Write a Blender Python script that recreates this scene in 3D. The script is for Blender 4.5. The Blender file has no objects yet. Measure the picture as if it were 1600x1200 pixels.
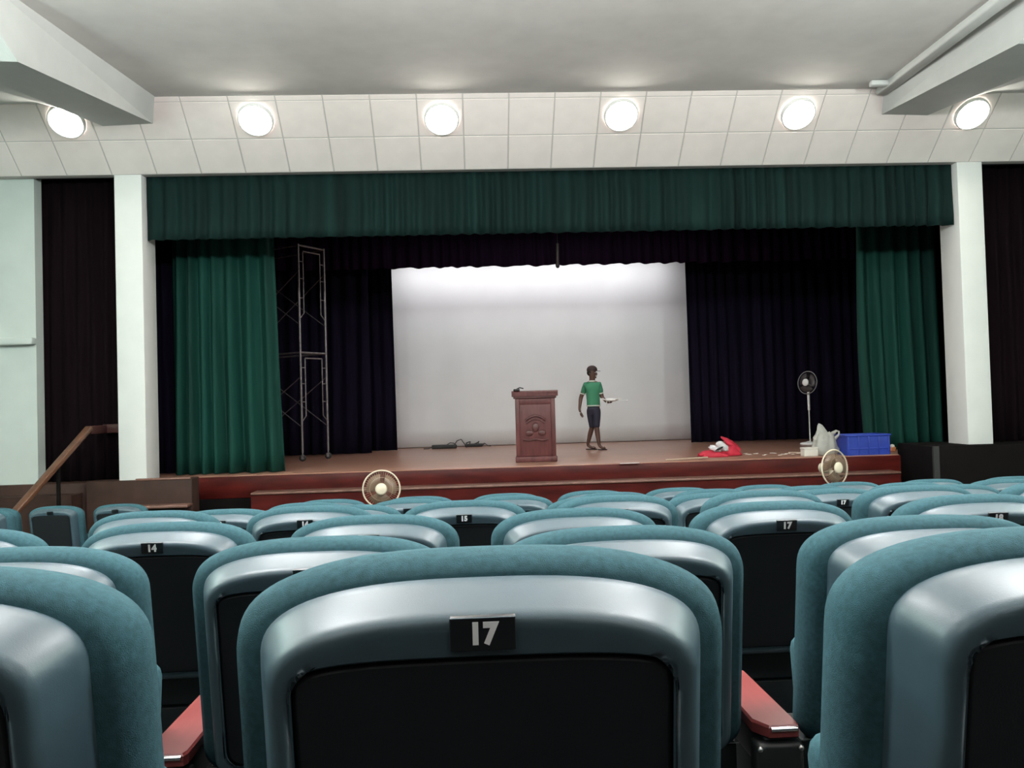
import bpy, bmesh, math, random
from mathutils import Vector, Matrix, noise
R_ = math.radians
PI = math.pi
sc = bpy.context.scene
COL = sc.collection
random.seed(7)

# ------------------------------------------------------------------ camera, world, lights, exposure
CAM = Vector((0, 0, 1.15))
FPX = 1300.0
yaw, pit, rol = R_(2.7), math.atan(30 / 1300.0), 0.0285
r0 = Vector((math.cos(yaw), -math.sin(yaw), 0)); f0 = Vector((math.sin(yaw), math.cos(yaw), 0)); u0 = Vector((0, 0, 1))
FW = f0 * math.cos(pit) + u0 * math.sin(pit)
up_ = u0 * math.cos(pit) - f0 * math.sin(pit)
RT = r0 * math.cos(rol) - up_ * math.sin(rol)
UP = up_ * math.cos(rol) + r0 * math.sin(rol)
cd = bpy.data.cameras.new('camera')
cd.sensor_fit = 'HORIZONTAL'; cd.sensor_width = 36.0; cd.lens = 36.0 * FPX / 1600.0
cd.clip_start = 0.05; cd.clip_end = 100
cam = bpy.data.objects.new('camera', cd); COL.objects.link(cam)
m = Matrix((RT, UP, -FW)).transposed().to_4x4(); m.translation = CAM
cam.matrix_world = m
sc.camera = cam

world = bpy.data.worlds.new('world'); sc.world = world; world.use_nodes = True
world.node_tree.nodes['Background'].inputs[0].default_value = (0.6, 0.75, 0.8, 1)
world.node_tree.nodes['Background'].inputs[1].default_value = 0.05
sc.view_settings.view_transform = 'Standard'; sc.view_settings.look = 'None'
sc.view_settings.exposure = 0.0; sc.view_settings.gamma = 1.0; sc.view_settings.use_curve_mapping = False


def area(name, loc, sx, sy, power, color, rot=(0, 0, 0), spread=180):
    l = bpy.data.lights.new(name, 'AREA'); l.shape = 'RECTANGLE'; l.size = sx; l.size_y = sy
    l.energy = power; l.color = color; l.spread = R_(spread)
    o = bpy.data.objects.new(name, l); COL.objects.link(o); o.location = loc; o.rotation_euler = rot
    return o


CEIL = 5.18
# house fluorescent lights (the tubes themselves are built further down, on the ceiling over the audience)
HANG = 4.40          # the fittings hang on rods, lowered so light reaches the ceiling
TUBES = [(-5.4, 2.0, 1), (-5.4, 5.3, 1), (-1.6, 2.2, 0), (-1.6, 5.3, 0), (2.2, 2.2, 0), (2.2, 5.3, 0), (6.2, 2.0, 1), (6.2, 5.3, 1), (-2.2, -2.0, 0), (2.4, -2.0, 0)]  # last two, behind the camera, are added to brighten the seat numbers
for i, (tx, ty, side) in enumerate(TUBES):
    col = ((0.72, 1.0, 0.92) if tx < 0 else (0.80, 1.0, 0.93)) if side else (0.97, 0.97, 1.0)
    pw_ = (430 if side else 320) if 0 < ty < 4 else ((225 if side else 180) if ty > 4 else 40)
    l = bpy.data.lights.new('house_light', 'POINT'); l.energy = pw_; l.color = col; l.shadow_soft_size = 0.16
    o = bpy.data.objects.new('house_light', l); COL.objects.link(o); o.location = (tx, ty, HANG - 0.32)
    area('added_ceiling_uplight', (tx, ty, HANG + 0.02), 0.30, 1.5, 225 if ty > 0 else 70, (1.0, 0.96, 0.92), (PI, 0, 0))  # added light above each housing, there only to brighten the ceiling
# stage batten behind the second border, washing the screen from above
area('stage_batten_light', (1.3, 18.05, 4.42), 6.2, 0.2, 80, (0.97, 0.98, 1.0), (R_(14), 0, 0))
area('stage_work_light', (1.5, 14.6, 4.6), 5.0, 0.3, 95, (1.0, 0.93, 0.88), (0, 0, 0))

# ------------------------------------------------------------------ helpers


def ray(x, y):
    return FW + RT * ((x - 800) / FPX) - UP * ((y - 600) / FPX)


def aty(x, y, Y):
    d = ray(x, y); return CAM + d * (Y / d.y)


def atz(x, y, z):
    d = ray(x, y); return CAM + d * ((z - CAM.z) / d.z)


def nodes_of(name):
    mt = bpy.data.materials.new(name); mt.use_nodes = True
    nt = mt.node_tree; b = nt.nodes['Principled BSDF']
    return mt, nt, b


def mat(name, c, rough=0.5, metal=0.0, var=0.0, scale=8.0, bump=0.0, bscale=200.0, coat=0.0, spec=0.5, stretch=None, alpha=1.0, c2=None, trans=0.0, sheen=0.0):
    mt, nt, b = nodes_of(name)
    b.inputs['Base Color'].default_value = (*c, 1); b.inputs['Roughness'].default_value = rough
    b.inputs['Metallic'].default_value = metal; b.inputs['Specular IOR Level'].default_value = spec
    b.inputs['Coat Weight'].default_value = coat
    b.inputs['Transmission Weight'].default_value = trans
    if sheen:
        b.inputs['Sheen Weight'].default_value = sheen
        b.inputs['Sheen Roughness'].default_value = 0.4
    b.inputs['Alpha'].default_value = alpha
    tc = nt.nodes.new('ShaderNodeTexCoord')
    src = tc.outputs['Object']
    if stretch:
        mp = nt.nodes.new('ShaderNodeMapping'); mp.inputs['Scale'].default_value = stretch
        nt.links.new(src, mp.inputs['Vector']); src = mp.outputs['Vector']
    if var or c2:
        n = nt.nodes.new('ShaderNodeTexNoise'); n.inputs['Scale'].default_value = scale; n.inputs['Detail'].default_value = 5
        nt.links.new(src, n.inputs['Vector'])
        rp = nt.nodes.new('ShaderNodeValToRGB')
        rp.color_ramp.elements[0].position = 0.3; rp.color_ramp.elements[1].position = 0.7
        lo = tuple(max(0, v * (1 - var)) for v in c); hi = tuple(min(1, v * (1 + var)) for v in (c2 or c))
        rp.color_ramp.elements[0].color = (*lo, 1); rp.color_ramp.elements[1].color = (*hi, 1)
        nt.links.new(n.outputs['Fac'], rp.inputs['Fac']); nt.links.new(rp.outputs['Color'], b.inputs['Base Color'])
    if bump:
        n2 = nt.nodes.new('ShaderNodeTexNoise'); n2.inputs['Scale'].default_value = bscale; n2.inputs['Detail'].default_value = 3
        nt.links.new(src, n2.inputs['Vector'])
        bp = nt.nodes.new('ShaderNodeBump'); bp.inputs['Strength'].default_value = bump; bp.inputs['Distance'].default_value = 0.002
        nt.links.new(n2.outputs['Fac'], bp.inputs['Height']); nt.links.new(bp.outputs['Normal'], b.inputs['Normal'])
    return mt


def emit(name, c, s):
    mt, nt, b = nodes_of(name)
    b.inputs['Base Color'].default_value = (*c, 1)
    b.inputs['Emission Color'].default_value = (*c, 1); b.inputs['Emission Strength'].default_value = s
    return mt


class MB:
    """collects shapes, then links them as ONE mesh object"""

    def __init__(s): s.v = []; s.f = []; s.flat = set()

    def add(s, vs, fs, flat=False):
        o = len(s.v); s.v += [tuple(v) for v in vs]
        for f in fs:
            if flat: s.flat.add(len(s.f))
            s.f.append([i + o for i in f])

    def box(s, a, b, mtx=None):
        x0, y0, z0 = a; x1, y1, z1 = b
        vs = [(x0, y0, z0), (x1, y0, z0), (x1, y1, z0), (x0, y1, z0), (x0, y0, z1), (x1, y0, z1), (x1, y1, z1), (x0, y1, z1)]
        if mtx is not None: vs = [mtx @ Vector(v) for v in vs]
        s.add(vs, [(0, 3, 2, 1), (4, 5, 6, 7), (0, 1, 5, 4), (1, 2, 6, 5), (2, 3, 7, 6), (3, 0, 4, 7)], True)
        return s

    def rbox(s, a, b, r, mtx=None, seg=2):
        """box with bevelled edges"""
        bm = bmesh.new(); bmesh.ops.create_cube(bm, size=1)
        c = [(a[i] + b[i]) / 2 for i in range(3)]; d = [b[i] - a[i] for i in range(3)]
        for v in bm.verts: v.co = Vector([c[i] + v.co[i] * d[i] for i in range(3)])
        bmesh.ops.bevel(bm, geom=bm.edges[:], offset=min(r, min(d) * 0.49), segments=seg, affect='EDGES', profile=0.5)
        s.bm(bm, mtx); return s

    def bm(s, bm, mtx=None):
        bm.verts.index_update()
        vs = [(mtx @ v.co if mtx is not None else v.co.copy()) for v in bm.verts]
        s.add(vs, [[v.index for v in f.verts] for f in bm.faces]); bm.free()

    def prism(s, pts, y0, y1, axis='y'):
        """polygon pts (u,w) swept along an axis; axis y: (x,z); axis x: (y,z); axis z: (x,y)"""
        n = len(pts)
        def P(p, t): return {'y': (p[0], t, p[1]), 'x': (t, p[0], p[1]), 'z': (p[0], p[1], t)}[axis]
        vs = [P(p, y0) for p in pts] + [P(p, y1) for p in pts]
        fs = [list(range(n)), list(range(2 * n - 1, n - 1, -1))] + [(i, i + n, (i + 1) % n + n, (i + 1) % n) for i in range(n)]
        s.add(vs, fs, True); return s

    def rings(s, rings, cap0=True, cap1=True, closed=True):
        n = len(rings[0]); o = len(s.v)
        vs = [p for r in rings for p in r]; fs = []
        for k in range(len(rings) - 1):
            for i in range(n if closed else n - 1):
                j = (i + 1) % n
                fs.append((k * n + i, k * n + j, (k + 1) * n + j, (k + 1) * n + i))
        s.add(vs, fs)
        if cap0: s.add(list(rings[0]), [list(range(n - 1, -1, -1))], True)
        if cap1: s.add(list(rings[-1]), [list(range(n))], True)
        return s

    def tube(s, pts, r, n=8, caps=True):
        pts = [Vector(p) for p in pts]; rs = r if isinstance(r, (list, tuple)) else [r] * len(pts)
        rr = []; ref = None
        for i, p in enumerate(pts):
            t = (pts[min(i + 1, len(pts) - 1)] - pts[max(i - 1, 0)]).normalized()
            if ref is None: ref = Vector((0, 0, 1)) if abs(t.z) < 0.9 else Vector((1, 0, 0))
            a = (ref - t * ref.dot(t)).normalized(); b = t.cross(a); ref = a
            rr.append([p + (a * math.cos(2 * PI * k / n) + b * math.sin(2 * PI * k / n)) * rs[i] for k in range(n)])
        return s.rings(rr, caps, caps)

    def lathe(s, prof, n=24, mtx=None, cap=True):
        """prof: (radius, z) about z"""
        rr = [[Vector((r * math.cos(2 * PI * k / n), r * math.sin(2 * PI * k / n), z)) for k in range(n)] for r, z in prof]
        if mtx is not None: rr = [[mtx @ p for p in r] for r in rr]
        return s.rings(rr, cap, cap)

    def torus(s, R, r, n=32, k=8, mtx=None):
        vs = []; fs = []
        for i in range(n):
            a = 2 * PI * i / n
            for j in range(k):
                b = 2 * PI * j / k
                p = Vector(((R + r * math.cos(b)) * math.cos(a), (R + r * math.cos(b)) * math.sin(a), r * math.sin(b)))
                vs.append(mtx @ p if mtx is not None else p)
        for i in range(n):
            for j in range(k):
                fs.append((i * k + j, ((i + 1) % n) * k + j, ((i + 1) % n) * k + (j + 1) % k, i * k + (j + 1) % k))
        s.add(vs, fs); return s

    def ball(s, c, r, sub=2, scale=(1, 1, 1), fn=None):
        bm = bmesh.new(); bmesh.ops.create_icosphere(bm, subdivisions=sub, radius=1)
        for v in bm.verts:
            d = v.co.copy(); k = fn(d) if fn else 1
            v.co = Vector([c[i] + d[i] * r * scale[i] * k for i in range(3)])
        s.bm(bm); return s

    def mesh(s, name, m_):
        me = bpy.data.meshes.new(name); me.from_pydata(s.v, [], s.f)
        for i, p in enumerate(me.polygons): p.use_smooth = i not in s.flat
        me.materials.append(m_)
        bm = bmesh.new(); bm.from_mesh(me); bmesh.ops.recalc_face_normals(bm, faces=bm.faces); bm.to_mesh(me); bm.free()
        return me

    def build(s, name, m_, parent=None, loc=None):
        o = bpy.data.objects.new(name, s.mesh(name, m_)); COL.objects.link(o)
        if parent: o.parent = parent
        if loc: o.location = loc
        return o


def link(name, me, parent=None, loc=(0, 0, 0)):
    o = bpy.data.objects.new(name, me); COL.objects.link(o); o.parent = parent; o.location = loc
    return o


def tag(o, label=None, cat=None, group=None, kind=None):
    if label: o['label'] = label
    if cat: o['category'] = cat
    if group: o['group'] = group
    if kind: o['kind'] = kind
    return o


def thing(name, label, cat, loc=(0, 0, 0), rz=0.0, group=None):
    o = bpy.data.objects.new(name, None); COL.objects.link(o); o.empty_display_size = 0.1
    o.location = loc; o.rotation_euler = (0, 0, rz)
    return tag(o, label, cat, group)


def struct(name, mb, m_, label=None, cat=None):
    return tag(mb.build(name, m_), label, cat, None, 'structure')


def copy_tree(o, parent=None):
    c = o.copy(); COL.objects.link(c)
    c.parent = parent
    for ch in list(o.children): copy_tree(ch, c)
    return c


# ------------------------------------------------------------------ materials
M = {}
M['ceiling'] = mat('ceiling_paint', (0.66, 0.64, 0.61), 0.9, var=0.05, scale=3, bump=0.2, bscale=60)
M['white'] = mat('white_paint', (0.77, 0.765, 0.735), 0.6, var=0.02, scale=4)
M['soffit'] = mat('soffit_paint', (0.54, 0.555, 0.53), 0.8, var=0.03, scale=4)
M['wallpaint'] = mat('wall_paint', (0.52, 0.565, 0.53), 0.8, var=0.04, scale=3)
M['tile'] = mat('acoustic_tile', (0.82, 0.73, 0.69), 0.85, var=0.03, scale=5, bump=0.15, bscale=90)
M['tilegap'] = mat('tile_grid', (0.54, 0.50, 0.47), 0.8)
M['floor'] = mat('hall_floor', (0.014, 0.014, 0.015), 0.5, var=0.3, scale=6)
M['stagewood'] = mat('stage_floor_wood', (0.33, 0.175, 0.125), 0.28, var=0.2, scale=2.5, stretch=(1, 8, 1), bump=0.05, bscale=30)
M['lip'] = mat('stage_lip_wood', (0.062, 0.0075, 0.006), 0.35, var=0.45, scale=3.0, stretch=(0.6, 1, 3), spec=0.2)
M['nosing'] = mat('step_nosing', (0.16,0.08,0.06), 0.4, var=0.2, scale=8)
M['wingwood'] = mat('wing_wood', (0.040, 0.020, 0.015), 0.6, var=0.3, scale=4, spec=0.2)
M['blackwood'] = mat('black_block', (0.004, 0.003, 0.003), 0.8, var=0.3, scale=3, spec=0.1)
M['black'] = mat('black_masking', (0.008, 0.007, 0.010), 0.95)
M['blackdrape'] = mat('black_drape', (0.0075, 0.0055, 0.0135), 1.0, var=0.3, scale=3, stretch=(6, 6, 0.3), spec=0.05)
M['browndrape'] = mat('dark_brown_drape', (0.0055, 0.0028, 0.0038), 1.0, var=0.3, scale=3, stretch=(6, 6, 0.3), spec=0.05)
M['purpledrape'] = mat('purple_black_border', (0.014, 0.0065, 0.020), 1.0, var=0.3, scale=3, stretch=(6, 6, 0.3), spec=0.05)
M['greenvelvet'] = mat('green_velvet', (0.004, 0.042, 0.031), 0.75, var=0.4, scale=1.2, stretch=(3, 3, 0.15), spec=0.2)  # vertical tone streaks put light and dark of the folds into the colour
M['greenborder'] = mat('green_border_velvet', (0.004, 0.0165, 0.0145), 0.8, var=0.4, scale=1.2, stretch=(4, 4, 0.2), spec=0.15)  # same streaked tone, fold light and shade painted into the cloth
M['screen'] = mat('screen_cloth', (0.70, 0.69, 0.70), 0.85, var=0.03, scale=1.5)
M['fabric'] = mat('teal_fabric', (0.030, 0.078, 0.094), 0.9, var=0.18, scale=120, bump=0.5, bscale=900, spec=0.15, sheen=0.0)
M['shell'] = mat('shell_plastic', (0.036, 0.064, 0.080), 0.40, var=0.06, scale=30, bump=0.06, bscale=700)
M['panel'] = mat('back_panel_black', (0.005, 0.007, 0.009), 0.6, bump=0.2, bscale=400, spec=0.3)
M['blackmetal'] = mat('black_metal', (0.010, 0.012, 0.013), 0.45)
M['seatpan'] = mat('seat_pan_plastic', (0.008, 0.014, 0.016), 0.5)
M['chrome'] = mat('chrome', (0.7, 0.72, 0.72), 0.25, 1.0)
M['edgeglint'] = mat('edge_glint_steel', (0.30, 0.33, 0.33), 0.4, 0.8)
M['armwood'] = mat('red_varnished_wood', (0.19, 0.040, 0.038), 0.28, var=0.08, scale=10, stretch=(8, 1, 8), spec=0.5)
M['plate'] = mat('plate_black', (0.006, 0.008, 0.010), 0.3)
M['digits'] = mat('digit_white', (0.95, 0.97, 0.97), 0.6)
M['steel'] = mat('scaffold_steel', (0.20, 0.18, 0.18), 0.45, 0.6, var=0.3, scale=12)
M['rubber'] = mat('rubber', (0.02, 0.02, 0.02), 0.7)
M['podium'] = mat('podium_wood', (0.105, 0.033, 0.032), 0.45, var=0.3, scale=5, stretch=(4, 4, 0.8), spec=0.3)
M['podiumdark'] = mat('podium_carving', (0.085, 0.027, 0.026), 0.4, var=0.3, scale=8)
M['cream'] = mat('cream_plastic', (0.62, 0.55, 0.42), 0.4)
M['creamwire'] = mat('cream_wire', (0.30,0.23,0.16), 0.45)
M['blade'] = mat('tan_blade', (0.14, 0.085, 0.055), 0.35)
M['whiteplastic'] = mat('white_plastic', (0.75, 0.74, 0.72), 0.4)
M['greyring'] = mat('grey_ring', (0.22, 0.21, 0.21), 0.5)
M['darkwire'] = mat('dark_wire', (0.035, 0.03, 0.03), 0.5)
M['darkblade'] = mat('dark_blade', (0.06, 0.05, 0.05), 0.4)
M['blue'] = mat('blue_crate_plastic', (0.018, 0.042, 0.30), 0.45, var=0.12, scale=8)
M['red'] = mat('red_bag_cloth', (0.50, 0.020, 0.045), 0.7, var=0.2, scale=12)
M['whitecloth'] = mat('white_cloth', (0.72, 0.70, 0.72), 0.85)
M['blackcloth'] = mat('black_cloth', (0.012, 0.012, 0.014), 0.85)
M['bag'] = mat('thin_white_plastic', (0.46, 0.44, 0.40), 0.35, var=0.12, scale=14, alpha=0.80)
M['paper'] = mat('paper', (0.66, 0.62, 0.56), 0.9)
M['orange'] = mat('orange_wrapper', (0.45, 0.16, 0.06), 0.6)
M['palewood'] = mat('pale_wood_rod', (0.50, 0.38, 0.29), 0.5)
M['rail'] = mat('handrail_wood', (0.10,0.042,0.022), 0.35, var=0.25, scale=6, stretch=(1, 1, 4))
M['darkred'] = mat('dark_red_rail', (0.045, 0.012, 0.010), 0.5)
M['skin'] = mat('brown_skin', (0.095, 0.045, 0.032), 0.55)
M['shirt'] = mat('green_polo_cloth', (0.042, 0.20, 0.11), 0.85, bump=0.3, bscale=300)
M['trim'] = mat('white_shirt_trim', (0.62, 0.66, 0.60), 0.85)
M['shorts'] = mat('dark_shorts_cloth', (0.018, 0.016, 0.032), 0.85)
M['cap'] = mat('dark_cap_cloth', (0.032, 0.018, 0.018), 0.85)
M['hair'] = mat('black_hair', (0.008, 0.007, 0.007), 0.7)
M['eye'] = mat('eye_white', (0.4, 0.38, 0.36), 0.4)
M['lips'] = mat('lips', (0.085, 0.032, 0.026), 0.5)
M['globe'] = emit('lamp_globe_glass', (1.0, 0.95, 0.87), 55.0)
M['tube'] = emit('fluorescent_tube', (0.85, 1.0, 0.97), 6.0)
M['screw'] = mat('screw_steel', (0.6, 0.6, 0.6), 0.3, 1.0)

# ------------------------------------------------------------------ levels
ST = 0.21            # stage floor
XL, XR = -8.6, 9.8   # hall side walls
YB = -4.2            # hall rear wall
DZ = [-0.153, -0.262, -0.328, -0.388, -0.487, -0.560, -0.635, -0.715, -0.800, -0.880]   # seat tops below the eye, row by row
YR = [0.896 + 0.834 * n for n in range(10)]
SEAT_H = 0.96
FZ = [CAM.z + d - SEAT_H for d in DZ]
FLOOR_FRONT = FZ[9]

# ------------------------------------------------------------------ hall shell
b = MB()
b.box((XL, YB, -0.95), (XR, YR[0] + 0.40, FZ[0]))
for n in range(1, 10):
    b.box((XL, YR[n] - 0.434, -0.95), (XR, YR[n] + (0.40 if n < 9 else 0.55), FZ[n]))
b.box((XL, YR[9] + 0.55, -0.95), (XR, 12.6, FLOOR_FRONT - 0.0))
struct('floor', b, M['floor'])
b = MB(); b.box((XL - 0.2, YB, CEIL), (XR + 0.2, 10.74, CEIL + 0.15)); struct('ceiling', b, M['ceiling'])
b = MB(); b.box((XL - 0.2, YB - 0.2, -0.95), (XL, 12.3, CEIL)); struct('wall_left', b, M['wallpaint'])
b = MB(); b.box((XR, YB - 0.2, -0.95), (XR + 0.2, 12.3, CEIL)); struct('wall_right', b, M['wallpaint'])
b = MB(); b.box((XL, YB - 0.2, -0.95), (XR, YB, CEIL)); struct('wall_rear', b, M['wingwood'])

# sloping tiled bulkhead over the stage opening
BY0, BZ0, BY1, BZ1 = 10.70, 5.18, 11.55, 4.425     # top edge, bottom edge
SL = Vector((0, BY1 - BY0, BZ1 - BZ0)); SLEN = SL.length; SL.normalize()
NB = Vector((0, -SL.z, SL.y)); NB = -NB if NB.y > 0 else NB      # faces the hall


def on_band(x, y):
    d = ray(x, y); p0 = Vector((0, BY0, BZ0)); t = (p0 - CAM).dot(NB) / d.dot(NB); return CAM + d * t


def band_s(x, y): return (on_band(x, y) - Vector((0, BY0, BZ0))).dot(SL)


b = MB()
pb = [(BY0, BZ0), (BY1, BZ1), (BY1 + 0.12, BZ1), (BY1 + 0.12, CEIL + 0.15), (BY0, CEIL + 0.15)]
b.prism(pb, XL, XR, 'x')
band = struct('trim_1', b, M['tilegap'])
band['label'] = 'sloping bulkhead of pale acoustic tiles above the stage opening'
s1, s2 = band_s(800, 153), band_s(800, 211)
rows_s = [(0.0, s1), (s1, s2), (s2, SLEN)]
TP = 0.602
for ri, (sa, sb) in enumerate(rows_s):
    bt = MB(); g = 0.006
    for c in [0]:
        p = [Vector((g, 0, 0)) + SL * (sa + g), Vector((TP - g, 0, 0)) + SL * (sa + g), Vector((TP - g, 0, 0)) + SL * (sb - g), Vector((g, 0, 0)) + SL * (sb - g)]
        q = [v + NB * 0.007 + (sum(p, Vector()) / 4 - v) * 0.02 for v in p]
        p = [v - NB * 0.004 for v in p]
        bt.add(p + q, [(0, 1, 2, 3), (4, 7, 6, 5), (0, 4, 5, 1), (1, 5, 6, 2), (2, 6, 7, 3), (3, 7, 4, 0)], True)
    me = bt.mesh('tile', M['tile'])
    k0 = math.ceil((XL + 0.03) / TP)
    for k in range(k0, int((XR - TP + 0.03) / TP)):
        link('tile', me, band, (-0.03 + TP * k, BY0, BZ0 + random.uniform(-0.0008, 0.0008)))

# dropped side soffits: a level inner face, an underside falling towards the hall, and a short facet turned up to the audience


def soffit(name, prof_in, prof_mid, xo, mt):
    """prof: four points (far-top, far-low, near-low, near-mid, near-top) for two X stations, then straight to the wall"""
    st = [prof_in] + prof_mid + [[(xo, p[1], p[2]) for p in prof_mid[-1]]]
    b = MB(); n = len(prof_in); m_ = len(st)
    vs = [p for s_ in st for p in s_]
    fs = []
    for k in range(m_ - 1):
        for i in range(n):
            j = (i + 1) % n; fs.append((k * n + i, k * n + j, (k + 1) * n + j, (k + 1) * n + i))
    fs += [list(range(n)), list(range(m_ * n - 1, (m_ - 1) * n - 1, -1))]
    b.add(vs, fs, True)
    return struct(name, b, mt)


def prof(x, low_y, low_z, near):
    return [(x, 10.72, 5.18), (x, low_y, low_z)] + [(x, y, z) for y, z in near]


NL = [(8.12, 4.58), (7.80, 4.80), (7.2, 5.19)]
soffit('trim_2', [(-3.94, 10.72, 5.18), (-4.07, 10.98, 4.93), (-4.30, 8.17, 4.58), (-4.34, 7.85, 4.77), (-4.40, 7.2, 5.19)],
       [prof(-4.72, 11.0, 4.91, NL), prof(-4.98, 10.86, 5.035, NL), prof(-5.4, 10.76, 5.13, NL)], XL, M['soffit'])
NR = [(8.25, 4.70), (7.95, 4.82), (7.4, 5.19)]
soffit('trim_3', [(5.55, 10.72, 5.18), (5.65, 10.98, 4.93), (5.72, 8.25, 4.71), (5.75, 8.0, 4.82), (5.80, 7.4, 5.19)],
       [prof(6.30, 10.99, 4.915, NR), prof(6.58, 10.86, 5.035, NR), prof(7.0, 10.76, 5.13, NR)], XR, M['soffit'])
b = MB(); b.rbox((5.44, 7.0, 5.09), (5.60, 10.70, 5.185), 0.02); struct('trim_4', b, M['soffit'])
b = MB(); b.rbox((5.22, 10.35, 5.10), (5.60, 10.45, 5.17), 0.02); struct('trim_5', b, M['soffit'])

# pillars either side of the opening
pl, pr = aty(180, 400, 11.55).x, aty(221, 300, 11.55).x
b = MB(); b.rbox((pl, 11.55, -0.3), (pr, 12.02, BZ1 + 0.02), 0.008)
tag(b.build('pillar', M['white']), 'white square pillar left of the stage, standing on the brown block', 'pillar', None, 'structure')
ql, qr = aty(1497, 300, 11.55).x, aty(1536, 300, 11.55).x
b = MB(); b.rbox((ql, 11.55, -0.3), (qr, 12.05, BZ1 + 0.02), 0.008)
tag(b.build('pillar', M['white']), 'white square pillar right of the stage, standing on the black block', 'pillar', None, 'structure')

# pale front wall at far left with its ledge
wx = aty(56, 500, 11.7).x
b = MB(); b.box((XL, 11.7, ST), (wx, 11.9, BZ1 + 0.1)); struct('wall_front', b, M['wallpaint'])
lz = aty(30, 533, 11.6).z
b = MB(); b.rbox((XL, 11.58, lz - 0.05), (wx, 11.72, lz + 0.05), 0.02); struct('trim_6', b, M['wallpaint'])

# ------------------------------------------------------------------ stage
b = MB(); b.rbox((-7.9, 12.35, -0.9), (9.4, 20.0, ST), 0.02); stage = struct('stage_floor', b, M['stagewood'])
lx0, lx1 = aty(302, 745, 12.34).x, aty(1458, 708, 12.34).x
b = MB(); b.rbox((lx0, 12.31, ST - 0.33), (lx1, 12.36, ST - 0.012), 0.012)
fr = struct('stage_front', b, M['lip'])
nz = aty(900, 753, 12.0).z
sx0, sx1 = aty(392, 772, 12.0).x, aty(1407, 736, 12.0).x
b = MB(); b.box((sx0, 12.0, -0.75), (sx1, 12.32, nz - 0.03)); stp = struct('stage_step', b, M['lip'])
b = MB(); b.rbox((sx0, 11.97, nz - 0.035), (sx1, 12.31, nz), 0.012); b.build('nosing', M['nosing'], stp)
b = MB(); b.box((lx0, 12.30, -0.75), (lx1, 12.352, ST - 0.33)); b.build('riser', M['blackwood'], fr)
# brown block under the left pillar, its wing, and the black block under the right pillar
bx0, bx1 = aty(134, 760, 11.5).x, aty(300, 760, 11.5).x
zb = aty(213, 750, 11.55).z
b = MB(); b.rbox((bx0, 11.5, FLOOR_FRONT), (bx1, 11.80, zb), 0.012)
wb = struct('stage_wing', b, M['wingwood'], None, None)
b = MB(); z2 = aty(260, 789, 11.35).z; b.rbox((bx0 + 0.3, 11.30, z2 - 0.04), (bx1, 11.52, z2), 0.01); b.build('nosing', M['nosing'], wb)
b = MB(); b.rbox((bx1 - 0.75, 11.49, zb - 0.01), (bx1 - 0.02, 11.548, zb + 0.02), 0.008); b.build('top_edge', M['nosing'], wb)
b = MB(); b.rbox((XL, 11.62, FLOOR_FRONT), (bx0, 12.36, aty(60, 757, 11.62).z), 0.015)
b.box((XL, 11.30, FLOOR_FRONT), (bx0 - 0.1, 11.62, aty(60, 775, 11.4).z))
struct('stage_wing', b, M['wingwood'])
kx0 = aty(1459, 720, 11.4).x; kz = aty(1500, 696, 11.4).z
b = MB(); b.rbox((kx0, 11.35, FLOOR_FRONT), (XR, 12.4, kz), 0.015)
kb = struct('stage_wing', b, M['blackwood'])
b = MB(); b.box((kx0 - 0.03, 11.34, FLOOR_FRONT), (kx0 + 0.05, 11.38, kz)); b.build('corner_strip', M['rubber'], kb)

# stage house
b = MB(); b.box((-8.2, 20.0, 0), (9.8, 20.2, 6.6)); struct('wall_stage_back', b, M['black'])
b = MB(); b.box((-8.2, 12.36, 0), (-8.0, 20.0, 6.6)); struct('wall_stage_left', b, M['black'])
b = MB(); b.box((9.5, 12.36, 0), (9.7, 20.0, 6.6)); struct('wall_stage_right', b, M['black'])
b = MB(); b.box((-8.2, 11.67, 6.4), (9.8, 20.2, 6.6)); struct('ceiling_stage', b, M['black'])
b = MB(); b.box((XL, 11.66, BZ1 + 0.02), (XR, 11.80, 6.5)); struct('wall_header', b, M['black'])


def drape(name, label, x0, x1, z0, z1, Y, mt, wl=0.16, amp=0.05, seed=1, flare=None, scallop=0.0, nz_=14, cat='curtain', group=None, narrow=None):
    rnd = random.Random(seed)
    n = max(24, int((x1 - x0) / wl * 9))
    ph = []; p = rnd.random() * 6
    for i in range(n + 1):
        ph.append(p); p += 2 * PI / 9 * (0.7 + 0.6 * noise.noise(Vector((i * 0.035, seed * 3.1, 0))) + 0.3)
    vs = []; fs = []
    for k in range(nz_ + 1):
        t = k / nz_
        for i in range(n + 1):
            u = i / n
            a = amp * (0.55 + 0.45 * (1 - t)) * (0.6 + 0.8 * abs(noise.noise(Vector((u * 9, seed, 2)))))
            y = Y + a * math.sin(ph[i] + 0.5 * math.sin(3 * t + seed)) + 0.35 * amp * noise.noise(Vector((u * 30, t * 2, seed)))
            x = x0 + (x1 - x0) * u
            if flare: x += flare(u, t)
            z = z0 + (z1 - z0) * t
            if t == 0 and scallop: z += scallop * (math.sin(ph[i] * 0.5) + noise.noise(Vector((u * 25, seed, 5))))
            vs.append((x, y, z))
    w = n + 1
    for k in range(nz_):
        for i in range(n): fs.append((k * w + i, k * w + i + 1, (k + 1) * w + i + 1, (k + 1) * w + i))
    b = MB(); b.add(vs, fs)
    o = b.build(name, mt)
    md = o.modifiers.new('thickness', 'SOLIDIFY'); md.thickness = 0.008
    return tag(o, label, cat, group)


# green border across the opening
vz = (aty(300, 374, 11.66).z + aty(1400, 352, 11.66).z) / 2
drape('curtain_border', 'dark green pleated border curtain across the top of the stage', pr + 0.01, ql - 0.01, vz, BZ1 + 0.03, 11.70, M['greenborder'], 0.19, 0.05, 3, nz_=6)
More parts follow.
